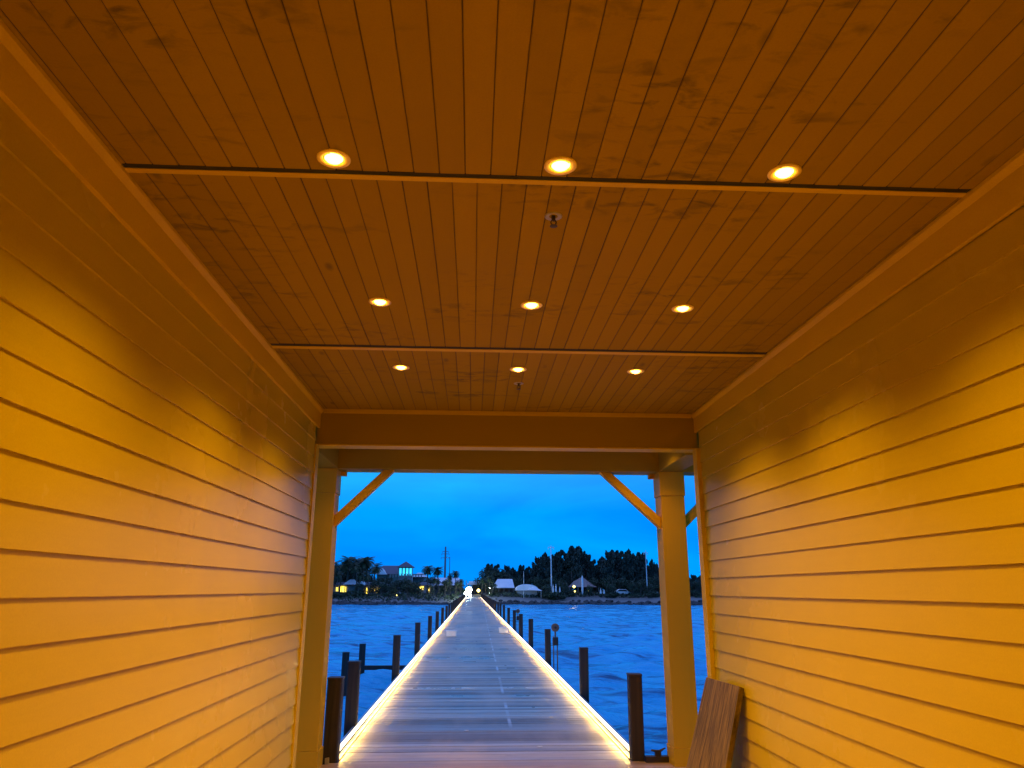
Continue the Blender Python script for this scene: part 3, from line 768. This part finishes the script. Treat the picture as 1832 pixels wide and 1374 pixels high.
# slate roofed house with lit tower room
Y = 212
h = tag(empty('tower_house', (X_(705, Y), Y, 0)), 'big house with slate roof and cyan lit tower room above the trees', 'house')
part(h, lambda m: m.box(X_(672, Y), X_(757, Y), Y+2, Y+14, -.2, Z_(1027, Y)), 'wall', 'white_wall')
part(h, lambda m: hip(m, X_(664, Y), X_(728, Y), Y, Y+16, Z_(1027, Y), Z_(1010.5, Y), (X_(678, Y)-X_(664, Y))), 'roof', 'slate_roof')
part(h, lambda m: gable(m, X_(672, Y), X_(692, Y), Y-1.5, Y+3, Z_(1028, Y), Z_(1016, Y)), 'gable_roof', 'pale_roof')
part(h, lambda m: hip(m, X_(735, Y), X_(762, Y), Y-1, Y+13, Z_(1032, Y), Z_(1024, Y), 1.5), 'side_roof', 'pale_roof')
part(h, lambda m: m.box(X_(714, Y), X_(738, Y), Y-2.5, Y+1.5, -.2, Z_(1030.5, Y)), 'tower_wall', 'white_wall')
tw = part(h, lambda m: [m.box(X_(a, Y)-.12, X_(a, Y)+.12, Y-2.5, Y-2.2, Z_(1030.4, Y), Z_(1015, Y)) for a in (714, 720, 726, 732, 738)] and m.box(X_(714, Y)-.1, X_(738, Y)+.1, Y-2.2, Y+1.3, Z_(1016.5, Y), Z_(1015, Y)), 'tower_frame', 'white_wall')
for a, b in ((714, 720), (720, 726), (726, 732), (732, 738)):
    part(h, lambda m: m.box(X_(a, Y)+.16, X_(b, Y)-.16, Y-2.1, Y-2.0, Z_(1029.5, Y), Z_(1016.8, Y)), 'window', 'win_cyan')
part(h, lambda m: m.add([(X_(711, Y), Y-3.5, Z_(1015, Y)), (X_(741, Y), Y-3.5, Z_(1015, Y)), (X_(741, Y), Y+2.5, Z_(1015, Y)), (X_(711, Y), Y+2.5, Z_(1015, Y)), (X_(725.5, Y), Y-.5, Z_(1004.5, Y))], [(0, 1, 4), (1, 2, 4), (2, 3, 4), (3, 0, 4), (3, 2, 1, 0)]), 'tower_roof', 'slate_roof')
part(h, lambda m: [m.box(X_(p, Y)-.15, X_(p, Y)+.15, Y-3.2, Y-2.9, Z_(1033, Y), Z_(1027, Y)) for p in range(700, 760, 5)] and m.box(X_(700, Y), X_(758, Y), Y-3.2, Y-3, Z_(1027.6, Y), Z_(1027, Y)), 'balcony_rail', 'white_wall')
# long low lit house at left with gabled bay
Y = 181
h = tag(empty('long_house', (X_(635, Y), Y, 0)), 'long low pale house with yellow lit windows at the left shore', 'house')
part(h, lambda m: m.box(X_(585, Y), X_(690, Y), Y, Y+7, -.2, Z_(1047, Y)), 'wall', 'white_wall')
part(h, lambda m: hip(m, X_(582, Y), X_(694, Y), Y-1, Y+8, Z_(1047, Y), Z_(1041, Y), 2), 'roof', 'slate_roof')
part(h, lambda m: hip(m, X_(617, Y), X_(643, Y), Y-2.4, Y+2, Z_(1046, Y), Z_(1037, Y), 1.2), 'bay_roof', 'pale_roof')
part(h, lambda m: gable(m, X_(643.5, Y), X_(655, Y), Y-2.2, Y+2, Z_(1047, Y), Z_(1040, Y)), 'gable_roof', 'pale_roof')
part(h, lambda m: m.box(X_(645, Y), X_(653.5, Y), Y-1.8, Y-.02, -.2, Z_(1047, Y)), 'bay_wall', 'grey_wall')
for a, b, t, bt in ((591, 594, 1050, 1063), (602, 606, 1051, 1058), (607.5, 612, 1049, 1059), (612.8, 617, 1049, 1059), (618, 620.5, 1050, 1060), (656, 659, 1052, 1062), (664, 667.5, 1052, 1058), (668.5, 672, 1051, 1058), (674.5, 678, 1052, 1061), (679, 683, 1051, 1057)):
    f = part(h, lambda m: m.box(X_(a, Y), X_(b, Y), Y-.09, Y-.03, Z_(bt, Y), Z_(t, Y)), 'window', 'win_yellow')
    part(h, lambda m: [m.box(X_(p, Y)-.05, X_(p, Y)+.05, Y-.16, Y-.095, Z_(bt+.3, Y), Z_(t-.3, Y)) for p in (a, (a+b)/2, b)], 'frame', 'grey_wall', f).location = (0, 0, 0)
# small lit pavilion
Y = 178
h = tag(empty('beach_cabin', (X_(758, Y), Y, 0)), 'small cabin with bright yellow windows right of the large dark tree', 'cabin')
part(h, lambda m: m.box(X_(746, Y), X_(771, Y), Y, Y+5, -.2, Z_(1047, Y)), 'wall', 'white_wall')
part(h, lambda m: hip(m, X_(744, Y), X_(773, Y), Y-.8, Y+5.8, Z_(1047, Y), Z_(1041, Y), 1.3), 'roof', 'slate_roof')
for a, b, t, bt in ((751.5, 754, 1049, 1054), (755, 758, 1049, 1055), (764.5, 766, 1051, 1061), (767, 769, 1049, 1059)):
    part(h, lambda m: m.box(X_(a, Y), X_(b, Y), Y-.09, Y-.03, Z_(bt, Y), Z_(t, Y)), 'window', 'win_yellow')
# pale roofed building behind the low palms
Y = 192
h = tag(empty('pale_roof_building', (X_(800, Y), Y, 0)), 'building with long pale roof behind the low palms left of the pier', 'building')
part(h, lambda m: m.box(X_(774, Y), X_(826, Y), Y, Y+8, -.2, Z_(1045, Y)), 'wall', 'grey_wall')
part(h, lambda m: hip(m, X_(771, Y), X_(828, Y), Y-1, Y+9, Z_(1047, Y), Z_(1033, Y), 1.0), 'roof', 'pale_roof')
part(h, lambda m: m.box(X_(772, Y), X_(778, Y), Y-1.6, Y-.1, -.2, Z_(1034, Y)), 'end_wall', 'pale_roof')
# gate building where the pier lands
Y = 186
h = tag(empty('gate_building', (X_(850, Y), Y, 0)), 'flat roofed dark gate building at the far end of the pier', 'building')
part(h, lambda m: m.box(X_(845, Y), X_(864, Y), Y, Y+6, -.2, Z_(1046, Y)), 'wall', 'dark_wall')
part(h, lambda m: m.box(X_(836, Y), X_(866, Y), Y-1.4, Y+7, Z_(1046, Y)+.02, Z_(1043.5, Y)), 'roof', 'pale_roof')
part(h, lambda m: m.box(X_(839, Y), X_(864, Y), Y+1, Y+5, Z_(1043.4, Y), Z_(1039.5, Y)), 'upper_roof', 'pale_roof')
for p in (837, 842):
    part(h, lambda m: m.box(X_(p, Y), X_(p, Y)+.3, Y-1.2, Y-.9, -.2, Z_(1046, Y)), 'post', 'grey_wall')
part(h, lambda m: m.box(X_(833.4, Y), X_(834.8, Y), Y-1, Y-.8, 0, Z_(1038, Y)), 'chimney', 'pole_grey')
# shed with blue-white roof
Y = 177
h = tag(empty('open_shed', (X_(902, Y), Y, 0)), 'open sided shed with wide pale metal roof right of the pier', 'shed')
def shroof(m):
    z0, z1 = Z_(1050.5, Y), Z_(1035, Y)
    a, b, c, d = X_(881.5, Y), X_(920.5, Y), X_(891, Y), X_(918, Y)
    m.add([(a, Y, z0), (b, Y, z0), (d, Y+3.6, z1), (c, Y+3.6, z1), (a, Y+7.2, z0), (b, Y+7.2, z0), (a, Y, z0-.15), (b, Y, z0-.15), (b, Y+7.2, z0-.15), (a, Y+7.2, z0-.15)],
          [(0, 1, 2, 3), (3, 2, 5, 4), (0, 3, 4), (1, 5, 2), (6, 7, 1, 0), (8, 9, 4, 5), (6, 0, 4, 9), (7, 8, 5, 1), (6, 9, 8, 7)])
part(h, shroof, 'roof', 'pale_roof')
part(h, lambda m: m.box(X_(883, Y+5), X_(919, Y+5), Y+5, Y+5.2, -.2, Z_(1051.2, Y)), 'back_wall', 'dark_wall')
for p in (883, 892.5, 902, 911, 919):
    part(h, lambda m: m.box(X_(p, Y)-.1, X_(p, Y)+.1, Y+.3, Y+.5, -.2, Z_(1051.3, Y)), 'post', 'grey_wall')
# dome tent
Y = 172
h = tag(empty('dome_tent', (X_(944, Y), Y, 0)), 'white domed tent with pale sides right of the open shed', 'tent')
def dome(m):
    a, b = X_(923, Y), X_(963, Y); z0, z1 = Z_(1056, Y), Z_(1044.5, Y); n = 12; vs = []; fs = []
    for i in range(n+1):
        t = math.pi*i/n
        for y_, s in ((Y, .92), (Y+2.5, 1), (Y+5, .92)):
            vs.append(((a+b)/2-(b-a)/2*math.cos(t)*1.0, y_, z0+(z1-z0)*s*math.sin(t)**.7))
    for i in range(n):
        for j in (0, 1): fs.append((i*3+j, i*3+j+1, (i+1)*3+j+1, (i+1)*3+j))
    fs.append(tuple(i*3 for i in range(n+1))[::-1]); fs.append(tuple(i*3+2 for i in range(n+1)))
    m.add(vs, fs)
part(h, dome, 'roof', 'pale_roof')
part(h, lambda m: m.add([(X_(945, Y), Y-1.5, Z_(1055, Y)), (X_(969, Y), Y-1.5, Z_(1056.5, Y)), (X_(969, Y), Y+3, Z_(1056.5, Y)), (X_(945, Y), Y+3, Z_(1055, Y)), (X_(953, Y), Y+.5, Z_(1047, Y))], [(0, 1, 4), (1, 2, 4), (2, 3, 4), (3, 0, 4), (3, 2, 1, 0)]), 'awning', 'pale_roof')
part(h, lambda m: m.box(X_(926, Y), X_(961, Y), Y+.5, Y+4.5, -.2, Z_(1056.2, Y)), 'side_wall', 'white_wall')
for p in (946, 967):
    part(h, lambda m: m.box(X_(p, Y)-.08, X_(p, Y)+.08, Y-1.3, Y-1.15, -.2, Z_(1056, Y)), 'post', 'white_wall')
# brown peaked tent
Y = 180
h = tag(empty('peaked_tent', (X_(1040, Y), Y, 0)), 'brown peaked tent with sagging sides behind the thick white post', 'tent')
def tent(m):
    n = 10; pk = [(X_(1026, Y), Z_(1036, Y, 1030)), (X_(1046, Y), Z_(1032, Y, 1040))]
    ze = Z_(1050, Y, 1040); vs = []; fs = []
    xs_ = [X_(1018+i*5.4, Y) for i in range(n+1)]
    pr = [1050, 1046, 1040, 1037.5, 1034, 1032, 1035.5, 1040, 1043.5, 1047, 1050.5]
    for i, x in enumerate(xs_):
        zz = Z_(pr[i], Y, 1040)
        vs += [(x, Y, ze-.02), (x, Y+3, zz), (x, Y+6, ze-.02)]
    for i in range(n):
        for j in (0, 1): fs.append((i*3+j, i*3+j+1, (i+1)*3+j+1, (i+1)*3+j))
    m.add(vs, fs)
part(h, tent, 'canopy', 'tent_cloth')
for p in (1019, 1034, 1052, 1071):
    part(h, lambda m: m.box(X_(p, Y)-.1, X_(p, Y)+.1, Y+.1, Y+.3, -.2, Z_(1050.3, Y, 1040)), 'pole', 'grey_wall')

def pole(px, yt, yb, Y, w, mat, name, label, cat, arms=(), grp=None):
    a = at(px, yt, Y); r = tag(empty(name, (a.x, Y, 0)), label, cat, grp)
    m = MB(); m.tube([(0, 0, -.3), (0, 0, a.z)], [w, w*.6], 8); m.build('shaft', mat, r)
    for (ya, hw) in arms:
        z = at(px, ya, Y).z; m = MB(); m.box(-hw, hw, -.08, .08, z-.08, z+.08)
        m.box(-hw, -hw+.12, -.06, .06, z-.5, z-.08); m.box(hw-.12, hw, -.06, .06, z-.5, z-.08); m.build('crossarm', mat, r)
pole(797.3, 978, 1054, 250, .42, 'pole_grey', 'power_pylon', 'tall dark power pylon with crossarms behind the left palms', 'pylon', ((986.5, 1.0), (991, 1.3), (998, 1.5)))
pole(804.8, 996, 1054, 250, .16, 'pole_grey', 'antenna_mast', 'thin shorter mast just right of the tall power pylon', 'mast')
pole(985.6, 976, 1062, 176, .16, 'pole_white', 'utility_pole', 'tall white utility pole in front of the feathery trees', 'pole', ((979, .7),))
pole(1154.8, 984, 1068, 174, .12, 'pole_white', 'utility_pole', 'slim pale pole left of the right porch column', 'pole', ((989, .5),))
pole(937, 1022, 1046, 170, .06, 'pole_white', 'flag_pole', 'thin pale pole above the white domed tent', 'pole')
pole(738.5, 1013, 1026, 205, .07, 'pole_white', 'flag_pole', 'short white pole at the right of the lit tower room', 'pole')
p = at(1041.5, 1030, 171); m = MB(); m.tube([(0, 0, 0), (0, 0, p.z*.35), (0, 0, p.z*.9), (0, 0, p.z)], [.16, .24, .2, .08], 10)
tag(m.build('white_post', 'pole_white', smooth=True, loc=(p.x, 171, 0)), 'thick white post before the brown peaked tent', 'post')
def umbrella(px, yt, lab):
    p = at(px, yt, 170); r = tag(empty('closed_umbrella', (p.x, 170, 0)), lab, 'umbrella', 'closed umbrellas on the far beach')
    m = MB(); m.tube([(0, 0, -.2), (0, 0, p.z)], .04, 6); m.build('pole', 'grey_wall', r)
    m = MB(); m.tube([(0, 0, .75), (0, 0, .9), (0, 0, p.z*.7), (0, 0, p.z)], [.20, .22, .15, .03], 8); m.build('canopy', 'pole_white', r)
for px, yt, lab in ((989.5, 1045, 'closed white umbrella below the left white pole'), (994.5, 1044, 'closed white umbrella right of the left white pole'), (1001.5, 1049, 'closed white umbrella left of the brown tent'), (1074.5, 1052, 'left closed white umbrella right of the brown tent'), (1080.5, 1054, 'right closed white umbrella right of the brown tent')):
    umbrella(px, yt, lab)

# parked pale car
p = at(1114, 1062, 176); r = tag(empty('parked_car', (p.x, 176, gz(p.x, 176))), 'pale parked car under the trees left of the right pole', 'car')
m = MB(); m.prism([(-2.2, .35), (2.2, .35), (2.25, .75), (1.2, .95), (.7, 1.42), (-.9, 1.45), (-1.7, .98), (-2.2, .85)], 'y', -.85, .85); m.build('body', 'white_box', r, bevel=.08)
m = MB(); m.prism([(-1.45, 1.0), (1.0, .98), (.62, 1.34), (-.85, 1.37)], 'y', -.87, .87); m.build('window', 'dark_iron', r)
for x in (-1.35, 1.35):
    for y in (-.86, .66):
        m = MB(); m.prism([(x+.33*math.cos(2*math.pi*k_/14), .33+.33*math.sin(2*math.pi*k_/14)) for k_ in range(14)], 'y', y, y+.2); m.build('wheel', 'dark_iron', r)

# lamps on the far shore
def lamp(px, py, Y, rad, mat, label, energy=0, col=(1, 1, 1)):
    p = at(px, py, Y); r = tag(empty('shore_lamp', (p.x, Y, 0)), label, 'lamp')
    m = MB(); m.tube([(0, .1, -.1), (0, .1, p.z)], .05, 6); m.build('post', 'grey_wall', r)
    m = MB(); m.lathe([(rad*math.sin(math.pi*i/8)+.001, -rad*math.cos(math.pi*i/8)) for i in range(9)], (0, 0, p.z), 14); m.build('globe', mat, r, smooth=True)
    if energy:
        li = bpy.data.lights.new('glow', 'POINT'); li.energy = energy; li.color = col; li.shadow_soft_size = rad
        lo = bpy.data.objects.new('glow', li); COL.objects.link(lo); lo.parent = r; lo.location = (0, -rad-.4, p.z)
lamp(839, 1055.5, 166, .62, 'lamp_white', 'large glaring white floodlight at the far end of the pier', 500, (.8, 1, 1))
lamp(834, 1062, 165, .42, 'lamp_white', 'smaller glaring white light low beside the large floodlight', 150, (.8, 1, 1))
lamp(841, 1065, 164.5, .25, 'lamp_white', 'lowest small white light under the large floodlight')
lamp(856, 1056.5, 175, .38, 'lamp_yellow', 'yellow lamp on the gate building right of the floodlight', 60, (1, .8, .2))
lamp(1027, 1049.5, 176, .30, 'lamp_yellow', 'yellow lamp under the left side of the brown tent', 12, (1, .8, .3))
lamp(1028.5, 1058, 174, .17, 'lamp_yellow', 'small low lamp under the left side of the brown tent')
lamp(1052.5, 1057, 176, .15, 'lamp_yellow', 'small lamp right of the thick white post')
lamp(709.5, 1065, 170, .16, 'lamp_yellow', 'small low lamp below the large dark left tree')
lamp(876, 1052, 174, .12, 'lamp_white', 'tiny white light left of the open shed')
lamp(875.5, 1061, 173, .10, 'lamp_white', 'tiny low white light left of the open shed')

# ------------------------------------------------------------------ dusk sky
w = bpy.data.worlds.new('World'); SC.world = w; w.use_nodes = True
nt = w.node_tree; nt.nodes.clear()
N = lambda k: nt.nodes.new('ShaderNode'+k)
out = N('OutputWorld'); bg = N('Background'); tc = N('TexCoord'); sep = N('SeparateXYZ'); mp = N('Mapping'); no = N('TexNoise')
nt.links.new(tc.outputs['Generated'], sep.inputs[0]); nt.links.new(tc.outputs['Generated'], mp.inputs['Vector'])
mp.inputs['Scale'].default_value = (1.6, 1.6, 7.0); mp.inputs['Location'].default_value = (.35, 0, .2)
no.inputs['Scale'].default_value = 1.5; no.inputs['Detail'].default_value = 5; no.inputs['Roughness'].default_value = .5; no.inputs['Distortion'].default_value = .5
nt.links.new(mp.outputs[0], no.inputs['Vector'])
rp = N('ValToRGB'); e = rp.color_ramp.elements
e[0].position = 0; e[0].color = (0, .27, 1.0, 1); e[1].position = 1; e[1].color = (.25, .35, .85, 1)
q = e.new(.10); q.color = (0, .335, 1.0, 1); q = e.new(.42); q.color = (.10, .31, .98, 1)
nt.links.new(sep.outputs['Z'], rp.inputs['Fac'])
rc = N('ValToRGB'); e = rc.color_ramp.elements
e[0].position = .35; e[0].color = (1, .76, .95, 1); e[1].position = .68; e[1].color = (1, 1.22, 1.0, 1)
nt.links.new(no.outputs['Fac'], rc.inputs['Fac'])
mx = N('Mix'); mx.data_type = 'RGBA'; mx.blend_type = 'MULTIPLY'; mx.inputs[0].default_value = 1
nt.links.new(rp.outputs[0], mx.inputs[6]); nt.links.new(rc.outputs[0], mx.inputs[7])
nt.links.new(mx.outputs[2], bg.inputs['Color']); bg.inputs['Strength'].default_value = 1.15
nt.links.new(bg.outputs[0], out.inputs['Surface'])

SC.cycles.max_bounces = 10; SC.cycles.diffuse_bounces = 6; SC.cycles.glossy_bounces = 4
SC.cycles.use_denoising = True
